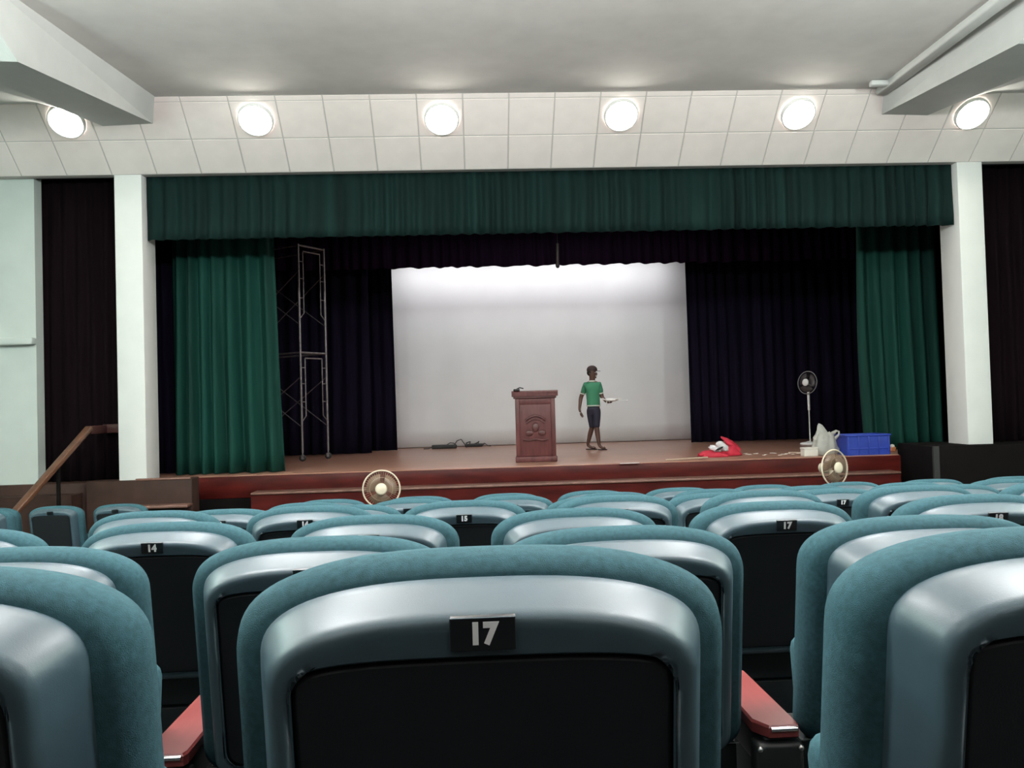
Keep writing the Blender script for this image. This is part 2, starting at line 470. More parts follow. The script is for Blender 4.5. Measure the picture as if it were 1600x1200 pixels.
# dark purple border behind it
pz = aty(840, 415, 16.75).z
drape('curtain_border', 'purple-black border curtain hanging behind the green border, above the screen', -6.5, 9.2, pz, 6.41, 16.75, M['purpledrape'], 0.22, 0.05, 5, scallop=0.014, nz_=6)
# green house curtains drawn to the sides
gl0, gl1 = aty(268, 500, 12.7).x, aty(424, 400, 12.7).x
drape('stage_curtain', 'green velvet stage curtain drawn aside beside the scaffold tower', gl0, gl1, ST + 0.01, 4.6, 12.75, M['greenvelvet'], 0.22, 0.13, 8,
      flare=lambda u, t: (0.14 * u - 0.02) * (1 - t) ** 1.3, group='green stage curtains')
gr0, gr1 = aty(1347, 520, 13.3).x, aty(1470, 520, 13.3).x
drape('stage_curtain', 'green velvet stage curtain drawn aside behind the blue crate', gr0, gr1, ST + 0.01, 4.8, 13.3, M['greenvelvet'], 0.22, 0.12, 11,
      flare=lambda u, t: -0.06 * (1 - u) * math.sin(PI * t), group='green stage curtains')
# dark masking drapes
e = aty(578, 600, 17.05).x
drape('masking_drape', 'black masking drape hanging behind the scaffold tower', -6.8, e, ST + 0.01, 5.6, 17.05, M['blackdrape'], 0.25, 0.07, 21, nz_=8, group='black masking drapes')
e2 = aty(614, 560, 17.85).x
drape('masking_drape', 'black masking drape whose edge borders the screen beside the scaffold side', e - 0.6, e2, ST + 0.01, 5.6, 17.85, M['blackdrape'], 0.22, 0.06, 22, nz_=8, flare=lambda u, t: 0.05 * u * (1 - t), group='black masking drapes')
e3 = aty(1075, 560, 17.3).x
drape('masking_drape', 'wide black masking drape behind the white pedestal fan on stage', e3, 9.4, ST + 0.01, 5.6, 17.3, M['blackdrape'], 0.25, 0.07, 23, nz_=8, group='black masking drapes')
drape('masking_drape', 'narrow dark drape between the left pillar and the green curtain', aty(232, 500, 12.5).x - 0.4, gl0 + 0.3, ST + 0.01, 4.8, 13.1, M['blackdrape'], 0.2, 0.05, 24, nz_=8, group='black masking drapes')
drape('masking_drape', 'narrow dark drape between the green curtain and the right pillar', gr1 - 0.15, aty(1510, 500, 13.6).x + 0.5, ST + 0.01, 4.8, 13.6, M['browndrape'], 0.2, 0.05, 25, nz_=8, group='black masking drapes')
drape('side_curtain', 'dark curtain between the pale wall and the left pillar', wx - 0.25, pl + 0.25, ST + 0.02, BZ1 + 0.08, 11.98, M['browndrape'], 0.2, 0.05, 26, nz_=8, group='dark curtains beside the pillars')
drape('side_curtain', 'dark curtain filling the bay to the right of the right pillar', qr - 0.2, XR - 0.02, kz - 0.1, BZ1 + 0.08, 11.98, M['browndrape'], 0.2, 0.05, 27, nz_=8, group='dark curtains beside the pillars')

# projection screen / white backdrop
sA, sB = aty(606, 500, 18.7).x, aty(1079, 500, 18.7).x
n = 60; vs = []; fs = []
for k in range(13):
    for i in range(n + 1):
        u = i / n; t = k / 12
        vs.append((sA - 0.4 + (sB - sA + 0.7) * u, 18.75 + 0.03 * noise.noise(Vector((u * 7, t * 1.2, 4))) + 0.012 * math.sin(u * 40), ST + 0.012 + (4.75 - ST) * t))
for k in range(12):
    for i in range(n): fs.append((k * (n + 1) + i, k * (n + 1) + i + 1, (k + 1) * (n + 1) + i + 1, (k + 1) * (n + 1) + i))
b = MB(); b.add(vs, fs); o = b.build('backdrop_screen', M['screen'])
md = o.modifiers.new('thickness', 'SOLIDIFY'); md.thickness = 0.006
tag(o, 'large plain white backdrop screen at the back of the stage', 'screen')

# thing hanging in front of the purple border, and the pale strip beside the right curtain
p = aty(870, 372, 16.5); q = aty(868, 418, 16.5)
t = thing('hanging_microphone', 'dark slender fitting hanging in front of the purple border above the podium', 'fitting', (p.x, 16.5, q.z))
MB().tube([(0, 0, 0.06), (0.01, 0, 0.48)], 0.034, 10).build('stem', M['darkwire'], t)
MB().lathe([(0.006, -0.015), (0.03, 0.0), (0.042, 0.03), (0.042, 0.07), (0.025, 0.10)], 14).build('tip', M['darkwire'], t)
MB().tube([(0.01, 0, 0.46), (0.01, 0, 6.41 - q.z)], 0.006, 6).build('cord', M['rubber'], t)
p = aty(1342, 384, 15.0); q = aty(1347, 445, 15.0)
t = thing('stage_bracket', 'narrow white wall bracket peeking out beside the right green curtain', 'bracket', (p.x + 0.06, 15.0, q.z - 0.2))
MB().rbox((-0.03, -0.03, 0), (0.06, 0.03, p.z - q.z + 0.2 - 0.16), 0.008).build('post', M['whiteplastic'], t)
MB().rbox((-0.055, -0.05, p.z - q.z + 0.2 - 0.10), (0.08, 0.05, p.z - q.z + 0.2), 0.01).build('head', M['whiteplastic'], t)
MB().rbox((-0.02, -0.04, p.z - q.z + 0.2 - 0.17), (0.07, 0.04, p.z - q.z + 0.2 - 0.09), 0.008).build('lens', M['rubber'], t)
MB().rbox((0.0, -0.02, ST - q.z + 0.2), (0.04, 0.02, 0.02), 0.005).build('stand', M['blackmetal'], t)

# ------------------------------------------------------------------ lamps on the bulkhead
spots = [(105, 188), (400, 185), (690, 184), (970, 178), (1246, 176), (1517, 176)]
names = ['leftmost, over the pale side wall', 'second from left, near the left soffit end', 'third from left', 'fourth from left', 'fifth from left', 'rightmost, beyond the right soffit']
proto = None
rotb = NB.to_track_quat('Z', 'Y').to_euler()
for i, (x, y) in enumerate(spots):
    c = on_band(x, y) + NB * 0.012
    if proto is None:
        t = thing('bulkhead_lamp', '', 'lamp')
        MB().lathe([(0.232, 0.0), (0.228, 0.05), (0.218, 0.058), (0.206, 0.05), (0.206, 0.004)], 28, cap=False).build('trim_ring', M['whiteplastic'], t)
        MB().lathe([(0.205, 0.002), (0.203, 0.012), (0.175, 0.026), (0.12, 0.036), (0.06, 0.042), (0.004, 0.044)], 28).build('globe', M['globe'], t)  # disc made larger to take in part of the lamp's glow
        proto = t
    else:
        t = copy_tree(proto)
    t.location = c; t.rotation_euler = rotb
    tag(t, 'bright round lamp on the tiled bulkhead, ' + names[i], 'lamp', 'round lamps on the bulkhead')

# fluorescent fittings over the audience (above the frame), with an added pair behind the camera
proto = None
for i, (tx, ty, side) in enumerate(TUBES):
    if proto is None:
        t = thing('fluorescent_fitting', '', 'lamp')
        MB().rbox((-0.17, -0.8, -0.07), (0.17, 0.8, 0.0), 0.01).build('housing', M['whiteplastic'], t)
        for s in (-0.6, 0.6): MB().tube([(0, s, -0.01), (0, s, CEIL - HANG)], 0.008, 8).build('rod', M['whiteplastic'], t)
        for s in (-1, 1):
            MB().tube([(0.08 * s, -0.74, -0.10), (0.08 * s, 0.74, -0.10)], 0.018, 10).build('tube', M['tube'], t)
            for e_ in (-1, 1): MB().rbox((0.08 * s - 0.02, 0.74 * e_ - 0.02, -0.125), (0.08 * s + 0.02, 0.74 * e_ + 0.02, -0.06), 0.005).build('socket', M['whiteplastic'], t)
        proto = t
    else: t = copy_tree(proto)
    t.location = (tx, ty, HANG)
    tag(t, 'twin tube fluorescent fitting hanging over the seating, %s' % ('over the left aisle side, rear|over the left aisle side, front|left of centre, rear|left of centre, front|right of centre, rear|right of centre, front|over the far right seats, rear|over the far right seats, front|added behind the camera, left|behind the camera, right'.split('|')[i]), 'lamp', 'fluorescent fittings over the seating')

# ------------------------------------------------------------------ seats
REC = R_(9)


def outline(a, b, n, zt, zb, rb, y, flat=0.0):
    """closed outline in the x-z plane at depth y: superellipse shoulders, straight sides, round lower corners"""
    pts = []
    for k in range(6):
        th = -PI / 2 + (PI / 2) * k / 5
        pts.append((a - rb + rb * math.cos(th), zb + rb + rb * math.sin(th)))
    zs = zt - b
    for k in range(1, 4): pts.append((a, zb + rb + (zs - zb - rb) * k / 4))
    N = 40
    for k in range(N + 1):
        # denser through the shoulders
        th = PI * k / N
        c, s = math.cos(th), math.sin(th)
        x = a * math.copysign(abs(c) ** (2 / n), c); z = zs + b * abs(s) ** (2 / n)
        pts.append((x, z))
    for k in range(3, 0, -1): pts.append((-a, zb + rb + (zs - zb - rb) * k / 4))
    for k in range(6):
        th = PI + (PI / 2) * k / 5
        pts.append((-a + rb + rb * math.cos(th), zb + rb + rb * math.sin(th)))
    return [(x, y, z) for x, z in pts]


def lean(pts, zpiv=0.93):
    # backrest leans back: lower edge further forward (+y)
    return [Vector((x, y + (zpiv - z) * math.tan(REC), z)) for x, y, z in pts]


def pad(layers, a, b, n, zt, zb, rb):
    rr = []
    for y, ins in layers:
        rr.append(lean(outline(a - ins, b - ins * 0.35, n, zt - ins, zb + ins, max(rb - ins * 0.3, 0.01), y)))
    return rr


# cushion
mb = MB()
mb.rings(pad([(-0.050, 0.040), (-0.042, 0.018), (-0.025, 0.005), (0.0, 0.0), (0.03, 0.003), (0.055, 0.015), (0.072, 0.04)], 0.2605, 0.105, 2.75, 0.960, 0.47, 0.05))
me_cushion = mb.mesh('backrest_cushion', M['fabric'])
# piping crease of the cushion cover
# shell
A, B_, N_, ZT, ZB = 0.224, 0.080, 2.75, 0.939, 0.485
layers = [(-0.040, 0.002), (-0.052, 0.0), (-0.066, 0.0035), (-0.110, 0.018), (-0.1195, 0.0225), (-0.1245, 0.029), (-0.1255, 0.036), (-0.1255, 0.043)]
rr = pad(layers, A, B_, N_, ZT, ZB, 0.04)
pan_o = lean(outline(0.183, 0.026, 3.2, 0.880, 0.52, 0.03, -0.1255))
pan_i = lean(outline(0.180, 0.024, 3.2, 0.877, 0.523, 0.03, -0.120))
mb = MB(); mb.rings(rr + [pan_o], True, False)
nf = len(mb.f); mb.rings([pan_o, pan_i], False, False); mb.flat |= set(range(nf, len(mb.f)))
mb.flat |= {i for i, f in enumerate(mb.f) if len(f) > 60}
me_shell = mb.mesh('backrest_shell', M['shell'])
mb = MB()
mb.rings([lean(outline(0.179, 0.024, 3.2, 0.876, 0.524, 0.03, -0.112)), lean(outline(0.179, 0.024, 3.2, 0.876, 0.524, 0.03, -0.119)), lean(outline(0.174, 0.022, 3.2, 0.871, 0.529, 0.03, -0.1215))])
me_panel = mb.mesh('back_panel', M['panel'])
# number plate
PZ = 0.902
PY = -0.1262 + (0.93 - PZ) * math.tan(REC)
mp = Matrix.Translation((0, PY, PZ)) @ Matrix.Rotation(REC, 4, 'X')
mb = MB(); mb.rbox((-0.0305, -0.0035, -0.0165), (0.0305, 0.004, 0.0165), 0.0015, mp); me_plate = mb.mesh('number_plate', M['plate'])
mb = MB(); mb.box((-0.030, -0.0042, 0.0152), (0.030, -0.003, 0.0162), mp)
me_edge = mb.mesh('plate_edge', M['shell'])
# folded seat
mb = MB()
ms = Matrix.Translation((0, 0.165, 0.46)) @ Matrix.Rotation(R_(-8), 4, 'X')
mb.rbox((-0.205, -0.01, 0.02), (0.205, 0.08, 0.20), 0.035, ms, 3); me_seat = mb.mesh('seat', M['fabric'])
mb = MB(); mb.rbox((-0.20, -0.05, 0.0), (0.20, 0.0, 0.20), 0.02, ms, 2); me_pan = mb.mesh('seat_pan', M['seatpan'])
mb = MB(); mb.tube([(-0.255, 0.055, 0.478), (0.255, 0.055, 0.478)], 0.0014, 6); me_rod = mb.mesh('glint_rod', M['edgeglint'])  # thin grey line added for the glint along the seat back's lower edge
mb = MB(); mb.rbox((-0.252, 0.062, 0.39), (0.252, 0.10, 0.474), 0.004); mb.rbox((-0.252, 0.055, 0.28), (0.252, 0.095, 0.386), 0.004); me_beam = mb.mesh('cross_beam', M['seatpan'])
# standard and armrest (shared by two neighbours; it belongs to the seat on its left)
HP = 0.617 / 2
mb = MB()
mb.rbox((HP - 0.022, 0.0, 0.02), (HP + 0.022, 0.20, 0.53), 0.01)
mb.rbox((HP - 0.03, -0.03, 0.44), (HP + 0.03, 0.26, 0.525), 0.012)
mb.rbox((HP - 0.035, -0.10, 0.0), (HP + 0.035, 0.30, 0.025), 0.008)
me_std = mb.mesh('standard', M['blackmetal'])
mb = MB()
prof = [(HP - 0.022, -0.045), (HP + 0.040, -0.045), (HP + 0.045, -0.03), (HP + 0.043, 0.30), (HP + 0.030, 0.33), (HP - 0.030, 0.33), (HP - 0.043, 0.30), (HP - 0.045, -0.005)]
def arm_ring(z, ins):
    cx = HP; cy = 0.12
    return [Vector((cx + (x - cx) * (1 - ins / 0.045), cy + (y - cy) * (1 - ins / 0.2), z)) for x, y in prof]
mb.rings([arm_ring(0.522, 0.006), arm_ring(0.526, 0.0), arm_ring(0.545, 0.0), arm_ring(0.550, 0.004)])
mb.flat |= set(range(len(mb.f)))
me_arm = mb.mesh('armrest', M['armwood'])
mb = MB()
mb.tube([(HP - 0.018, -0.047, 0.543), (HP + 0.036, -0.047, 0.543)], 0.005, 8); me_nose = mb.mesh('armrest_edge', M['chrome'])
mb = MB()
for s in (-1, 1): mb.lathe([(0.006, -0.002), (0.006, 0.002), (0.002, 0.004)], 8, Matrix.Translation((HP + 0.042 * s, -0.05, 0.505)) @ Matrix.Rotation(R_(90), 4, 'X'))
me_bolt = mb.mesh('bolt', M['screw'])
mb = MB(); mb.rbox((HP - 0.05, -0.05, 0.44), (HP + 0.05, 0.0, 0.515), 0.01); me_brk = mb.mesh('bracket', M['blackmetal'])

DIG = {}


def digits(txt):
    if txt in DIG: return DIG[txt]
    c = bpy.data.curves.new('digits', 'FONT'); c.body = txt; c.size = 0.0275; c.align_x = 'CENTER'; c.align_y = 'CENTER'
    c.extrude = 0.0004; c.offset = 0.0016; c.resolution_u = 3; c.space_character = 1.08
    o = bpy.data.objects.new('digits', c); COL.objects.link(o)
    dg = bpy.context.evaluated_depsgraph_get()
    me = bpy.data.meshes.new_from_object(o.evaluated_get(dg))
    bpy.data.objects.remove(o); bpy.data.curves.remove(c)
    me.transform(mp @ Matrix.Translation((0, -0.0042, 0)) @ Matrix.Rotation(R_(90), 4, 'X') @ Matrix.Diagonal((0.92, 1.0, 1, 1)))
    me.materials.clear(); me.materials.append(M['digits']); me.name = 'seat_number'
    DIG[txt] = me
    return me


ORD = ['first', 'second', 'third', 'fourth', 'fifth', 'sixth', 'seventh', 'eighth', 'ninth', 'tenth', 'eleventh', 'twelfth', 'thirteenth', 'fourteenth', 'fifteenth', 'sixteenth', 'seventeenth', 'eighteenth', 'nineteenth', 'twentieth']
# one known seat per row: (pixel x, pixel y of its top, number or None), and seats left out for the aisle
ANCH = [(750, 853, 17), (967, 820, 17), (1205, 780, 17), (725, 779, 15), (1300, 760, 17), (800, 775, None), (791, 770, None), (840, 768, None), (85, 790, None), (188, 790, None)]
PITCH = 0.617


def prj(p):
    v = Vector(p) - CAM; w = v.dot(FW); return 800 + FPX * v.dot(RT) / w, 600 - FPX * v.dot(UP) / w


def seat(x, row, label, num, first, plate=True):
    t = thing('auditorium_seat', label, 'seat', (x, YR[row], FZ[row]), 0, 'teal auditorium seats in rows')
    link('backrest_cushion', me_cushion, t); sh = link('backrest_shell', me_shell, t); link('back_panel', me_panel, t)
    pl_ = link('number_plate', me_plate, t); link('plate_edge', me_edge, pl_)
    if num: link('seat_number', digits(str(num)), pl_)
    link('seat', me_seat, t); link('seat_pan', me_pan, t)
    link('glint_rod', me_rod, t); link('cross_beam', me_beam, t)
    for k in ((0, -1) if first else (0,)):
        dx = 2 * HP * k
        link('standard', me_std, t, (dx, 0, 0)); a = link('armrest', me_arm, t, (dx, 0, 0))
        link('armrest_edge', me_nose, a); br = link('bracket', me_brk, t, (dx, 0, 0)); link('bolt', me_bolt, br)
    return t


# the main block ends with the seventh row and at an aisle on its left; two rows of a side block stand further down, by the stairs

for row, (ax, ay, num) in enumerate(ANCH):
    xa = aty(ax, ay, YR[row]).x
    ks = []
    for k in range(-14, 16):
        x = xa + PITCH * k
        if abs(x) > 8.0: continue
        pxx, _ = prj((x, YR[row], CAM.z + DZ[row])); hw = FPX * 0.26 / YR[row]
        if pxx + hw < -5 or pxx - hw > 1605: continue
        if row <= 6 and x < -1.62: continue
        if row == 7 or (row == 8 and x > -3.8) or (row == 9 and x > -3.2): continue
        ks.append(k)
    rowname = 'nearest row' if row == 0 else (ORD[row] + ' row from the camera' if row < 7 else ('farthest row, by the stage stairs' if row == 9 else 'last row but one, by the stage stairs'))
    for i, k in enumerate(ks):
        gap = 0.03 if num and num + k >= 18 else 0.0      # a wider joint between seats 17 and 18
        nm = (num + k) if num else None
        if nm and row in (0, 2, 3, 4) or (nm and row == 1):
            lab = 'teal auditorium seat with dark shell back in the nearest row, %s from left, numbered %d' % (ORD[i], nm)
            if row > 0: lab = 'teal auditorium seat in the %s, %s from left, numbered %d' % (rowname, ORD[i], nm)
            pos = ''
        else:
            lab = 'teal auditorium seat in the %s, %s from left' % (rowname, ORD[i])
        seat(xa + PITCH * k + gap, row, lab, nm, i == 0 or (k - 1) not in ks)

# ------------------------------------------------------------------ fans


def fan(name, label, loc, rz, hub_z, Rr, mats, tilt=0.0, group=None, base=True, blades=3):
    """pedestal fan, head facing -y before rotation"""
    cm, wm, bm_, hm = mats
    t = thing(name, label, 'fan', loc, rz, group)
    H = Matrix.Translation((0, 0, hub_z)) @ Matrix.Rotation(tilt, 4, 'X') @ Matrix.Rotation(R_(90), 4, 'X')   # local z -> -y
    MB().lathe([(0.17, 0.0), (0.175, 0.012), (0.16, 0.03), (0.06, 0.045), (0.03, 0.06)], 28).build('base', cm, t)
    MB().tube([(0, 0.02, 0.04), (0, 0.02, hub_z * 0.62)], 0.012, 10).build('pole', M['chrome'] if base == 2 else cm, t)
    MB().tube([(0, 0.02, hub_z * 0.55), (0, 0.02, hub_z - 0.10)], [0.022, 0.026], 12).build('sleeve', cm, t)
    mo = MB(); mo.lathe([(0.03, -0.21), (0.055, -0.19), (0.062, -0.12), (0.05, -0.07), (0.02, -0.06)], 18, H)
    mo.rbox((-0.025, 0.0, hub_z - 0.14), (0.025, 0.06, hub_z - 0.03), 0.01)
    mo.build('motor', cm, t)
    g = MB()
    g.torus(Rr, 0.009, 40, 6, H)
    gr = g.build('guard_ring', cm if not base == 1 or cm is M['cream'] else M['greyring'], t)
    w = MB(); n = 44
    for side, zz in ((1, 0.055), (-1, -0.055)):
        for i in range(n):
            a = 2 * PI * i / n
            def P(r, z): return H @ Vector((r * math.cos(a), r * math.sin(a), z))
            w.tube([P(Rr * 0.22, zz), P(Rr * 0.72, zz * 0.95), P(Rr * 0.93, zz * 0.6), P(Rr, 0)], 0.0011, 3, False)
        w.torus(Rr * 0.62, 0.0018, 32, 4, H @ Matrix.Translation((0, 0, zz * 0.97)))
    w.build('guard_wires', wm, t)
    hb = MB(); hb.lathe([(Rr * 0.32, 0.050), (Rr * 0.32, 0.062), (Rr * 0.24, 0.070), (0.004, 0.073)], 22, H); hb.build('hub_cap', hm, t)
    for i in range(blades):
        bl = MB(); a0 = 2 * PI * i / blades + 0.4
        top = []; bot = []
        for k in range(9):
            u = k / 8
            a = a0 + (u - 0.5) * 1.75
            r = Rr * (0.86 - 0.10 * abs(u - 0.45))
            top.append(H @ Vector((r * math.cos(a), r * math.sin(a), 0.02 - 0.04 * u)))
            ai = a0 + (u - 0.5) * 1.2
            bot.append(H @ Vector((0.035 * math.cos(ai), 0.035 * math.sin(ai), 0.012 - 0.024 * u)))
        ax = (H.to_3x3() @ Vector((0, 0, 0.003)))
        bl.rings([bot, top, [p + ax for p in top], [p + ax for p in bot], bot], False, False, False)
        bl.build('blade', bm_, t)
    return t


cr = (M['cream'], M['creamwire'], M['blade'], M['cream'])
fy = 9.35
c = aty(596, 764, fy); fan('pedestal_fan', 'cream pedestal fan facing the seats, by the stage front left of the podium', (c.x, fy, FLOOR_FRONT), R_(4), c.z - FLOOR_FRONT, 0.205, cr, R_(-4), 'fans standing before the stage')
c = aty(1304, 731, fy); fan('pedestal_fan', 'cream pedestal fan turned sideways, standing below the white plastic bag', (c.x, fy, FLOOR_FRONT), R_(25), c.z - FLOOR_FRONT, 0.205, cr, R_(-3), 'fans standing before the stage')
c = atz(1265, 694, ST); c2 = aty(1256, 598, c.y)
fan('stage_fan', 'white pedestal fan with a dark guard standing on the stage', (c.x, c.y, ST), R_(-60), c2.z - ST, 0.215, (M['whiteplastic'], M['darkwire'], M['darkblade'], M['whiteplastic']), R_(-6), None, 1)

# ------------------------------------------------------------------ scaffold tower
A1 = atz(473, 721, ST); A2 = atz(513, 717, ST)
A1 = Vector((A1.x, A1.y, ST)); A2 = Vector((A2.x, A2.y, ST))
dv = (A2 - A1); W = dv.length; dv.normalize()
pv = Vector((-dv.y, dv.x, 0))          # towards the left and away
if pv.x > 0: pv = -pv
LEN = 1.55
topz = aty(469, 381, A1.y).z
midz = aty(474, 549, A1.y).z
t = thing('scaffold_tower', 'grey steel scaffold tower on castors beside the green curtain', 'scaffold', A1)
H1, H2 = midz - ST, topz - ST
for f_i, off in enumerate((0, LEN)):
    o3 = pv * off
    for lv, (z0, z1) in enumerate(((0.16, H1), (H1, H2))):
        fb = MB()
        for k in (0, 1):
            base_ = o3 + dv * (W * k)
            fb.tube([base_ + Vector((0, 0, z0)), base_ + Vector((0, 0, z1))], 0.022, 8)
            inn = o3 + dv * (W * (0.17 if k == 0 else 0.83))
            fb.tube([base_ + Vector((0, 0, z0 + (z1 - z0) * 0.30)), inn + Vector((0, 0, z0 + (z1 - z0) * 0.36)), inn + Vector((0, 0, z1 - 0.12))], 0.012, 6)
            for q in (0.5, 0.68, 0.84):
                fb.tube([base_ + Vector((0, 0, z0 + (z1 - z0) * q)), inn + Vector((0, 0, z0 + (z1 - z0) * q))], 0.009, 6)
        fb.tube([o3 + Vector((0, 0, z1 - 0.02)), o3 + dv * W + Vector((0, 0, z1 - 0.02))], 0.02, 8)
        fb.tube([o3 + dv * W * 0.17 + Vector((0, 0, z1 - 0.12)), o3 + dv * W * 0.83 + Vector((0, 0, z1 - 0.12))], 0.014, 8)
        fb.build('frame', M['steel'], t)
    for k in (0, 1):
        cp = o3 + dv * (W * k)
        cb = MB(); cb.tube([cp + Vector((0, 0, 0.10)), cp + Vector((0, 0, 0.2))], 0.016, 8); cb.rbox(cp + Vector((-0.03, -0.03, 0.09)), cp + Vector((0.03, 0.03, 0.115)), 0.004)
        for s in (-1, 1): cb.box(cp + Vector((-0.02, 0.025 * s - 0.003, 0.04)), cp + Vector((0.02, 0.025 * s + 0.003, 0.11)))
        ca = cb.build('castor', M['steel'], t)
        MB().lathe([(0.03, -0.02), (0.06, -0.018), (0.062, 0), (0.06, 0.018), (0.03, 0.02)], 18, Matrix.Translation(cp + Vector((0, 0, 0.062))) @ Matrix.Rotation(R_(90), 4, 'X')).build('wheel', M['rubber'], ca)
for k in (0, 1):
    b0 = dv * (W * k); b1 = b0 + pv * LEN
    for z0, z1 in ((0.16, H1), (H1, H2)):
        d_ = z1 - z0
        br = MB(); br.tube([b0 + Vector((0, 0, z0 + 0.25 * d_)), b1 + Vector((0, 0, z0 + 0.75 * d_))], 0.010, 6); br.build('brace', M['steel'], t)
        br = MB(); br.tube([b0 + Vector((0, 0, z0 + 0.75 * d_)), b1 + Vector((0, 0, z0 + 0.25 * d_))], 0.010, 6); br.build('brace', M['steel'], t)
    for z in (H1 - 0.02, H2 - 0.02):
        br = MB(); br.tube([b0 + Vector((0, 0, z)), b1 + Vector((0, 0, z))], 0.017, 6); br.build('ledger', M['steel'], t)

# ------------------------------------------------------------------ podium
c = atz(836, 722, ST)
pw = 0.62; ph_ = 1.13
t = thing('podium', 'reddish brown carved wooden podium standing at the stage edge', 'podium', (c.x + 0.025, c.y, ST), R_(-4))
MB().rbox((-pw / 2 - 0.02, -0.02, 0), (pw / 2 + 0.02, 0.47, 0.09), 0.012).build('plinth', M['podium'], t)
MB().rbox((-pw / 2, 0.0, 0.09), (pw / 2, 0.45, ph_ - 0.09), 0.01).build('body', M['podium'], t)
for s in (-1, 1): MB().rbox((s * (pw / 2 - 0.03) - 0.035, -0.015, 0.09), (s * (pw / 2 - 0.03) + 0.035, 0.03, ph_ - 0.12), 0.01).build('stile', M['podium'], t)
MB().rbox((-pw / 2 + 0.06, -0.008, ph_ - 0.22), (pw / 2 - 0.06, 0.02, ph_ - 0.12), 0.006).build('top_rail', M['podium'], t)
tp = MB(); tp.prism([(-0.06, ph_ - 0.09), (-0.06, ph_ - 0.02), (-0.03, ph_), (0.50, ph_ - 0.04), (0.50, ph_ - 0.09)], -pw / 2 - 0.055, pw / 2 + 0.055, 'x'); tp.build('top', M['podium'], t)
MB().rbox((-pw / 2 - 0.03, -0.035, ph_ - 0.125), (pw / 2 + 0.03, 0.47, ph_ - 0.088), 0.012).build('cornice', M['podiumdark'], t)
# carved relief: an arched ribbon over a rounded boss, plain mouldings
cv = MB()
cv.tube([(-0.16 + 0.32 * k / 12, -0.012, 0.66 + 0.07 * math.sin(PI * k / 12)) for k in range(13)], 0.018, 8)
cv.tube([(-0.15 + 0.30 * k / 12, -0.010, 0.61 + 0.065 * math.sin(PI * k / 12)) for k in range(13)], 0.010, 8)
cv.ball((0, 0.0, 0.55), 0.06, 2, (1, 0.35, 1.3)); cv.ball((-0.10, 0.0, 0.46), 0.055, 2, (1.2, 0.3, 0.9)); cv.ball((0.10, 0.0, 0.46), 0.055, 2, (1.2, 0.3, 0.9))
cv.tube([(-0.2, -0.008, 0.36), (-0.1, -0.012, 0.34), (0, -0.012, 0.36), (0.1, -0.012, 0.34), (0.2, -0.008, 0.36)], 0.014, 8)
cv.build('carved_relief', M['podiumdark'], t)
t2 = thing('microphone_base', 'small dark microphone base lying on the podium top', 'microphone', (c.x - 0.26, c.y + 0.0, ST + ph_ - 0.003))
MB().rbox((-0.05, -0.04, 0.0), (0.05, 0.05, 0.035), 0.012).build('base', M['blackmetal'], t2)
MB().tube([(0.0, 0.0, 0.03), (0.05, 0.01, 0.055), (0.11, 0.02, 0.04)], 0.010, 8).build('gooseneck', M['blackmetal'], t2)
tg = MB(); tg.rbox((-0.012, -0.012, -0.03), (0.012, 0.0, 0.03), 0.003)
tag(tg.build('paper_tag', M['paper'], None, (c.x + pw / 2 + 0.01, c.y - 0.02, ST + 0.87)), 'small white paper tag stuck to the right edge of the podium', 'tag')

# ------------------------------------------------------------------ handrail by the left stairs
pA = aty(24, 800, 10.3); pB = aty(140, 668, 11.35)
ax_ = (pB - pA).normalized(); sd = Vector((0.92, -0.25, 0)); sd = (sd - ax_ * sd.dot(ax_)).normalized(); nn = ax_.cross(sd)
t = thing('stair_handrail', 'sloping brown wooden handrail of the stage stairs by the pale wall', 'handrail', (pA.x, pA.y, FLOOR_FRONT))
mtx = Matrix((sd, nn, ax_)).transposed().to_4x4(); mtx.translation = pA - Vector((pA.x, pA.y, FLOOR_FRONT))
MB().rbox((-0.05, -0.03, -0.45), (0.05, 0.03, (pB - pA).length), 0.012, mtx).build('rail', M['rail'], t)
for k in (0.02, 0.55):
    p = pA.lerp(pB, k) - Vector((pA.x, pA.y, FLOOR_FRONT))
    MB().rbox((p.x - 0.02, p.y - 0.02, 0), (p.x + 0.02, p.y + 0.02, p.z - 0.02), 0.005).build('baluster', M['blackwood'], t)
pC = aty(188, 661, 11.42)
o0 = Vector((pA.x, pA.y, FLOOR_FRONT))
MB().rbox((pB.x - o0.x - 0.03, 11.34 - o0.y, pB.z - o0.z - 0.09), (pB.x - o0.x + 0.03, 11.86 - o0.y, pB.z - o0.z + 0.02), 0.01).build('return_rail', M['darkred'], t)
MB().rbox((pB.x - o0.x - 0.03, 11.80 - o0.y, pB.z - o0.z - 0.09), (pr - o0.x - 0.1, 11.86 - o0.y, pB.z - o0.z + 0.03), 0.01).build('top_rail', M['darkred'], t)
MB().rbox((pr - o0.x - 0.3, 11.805 - o0.y, zb - o0.z - 0.06), (pr - o0.x - 0.25, 11.855 - o0.y, pB.z - o0.z - 0.05), 0.006).build('post', M['blackwood'], t)

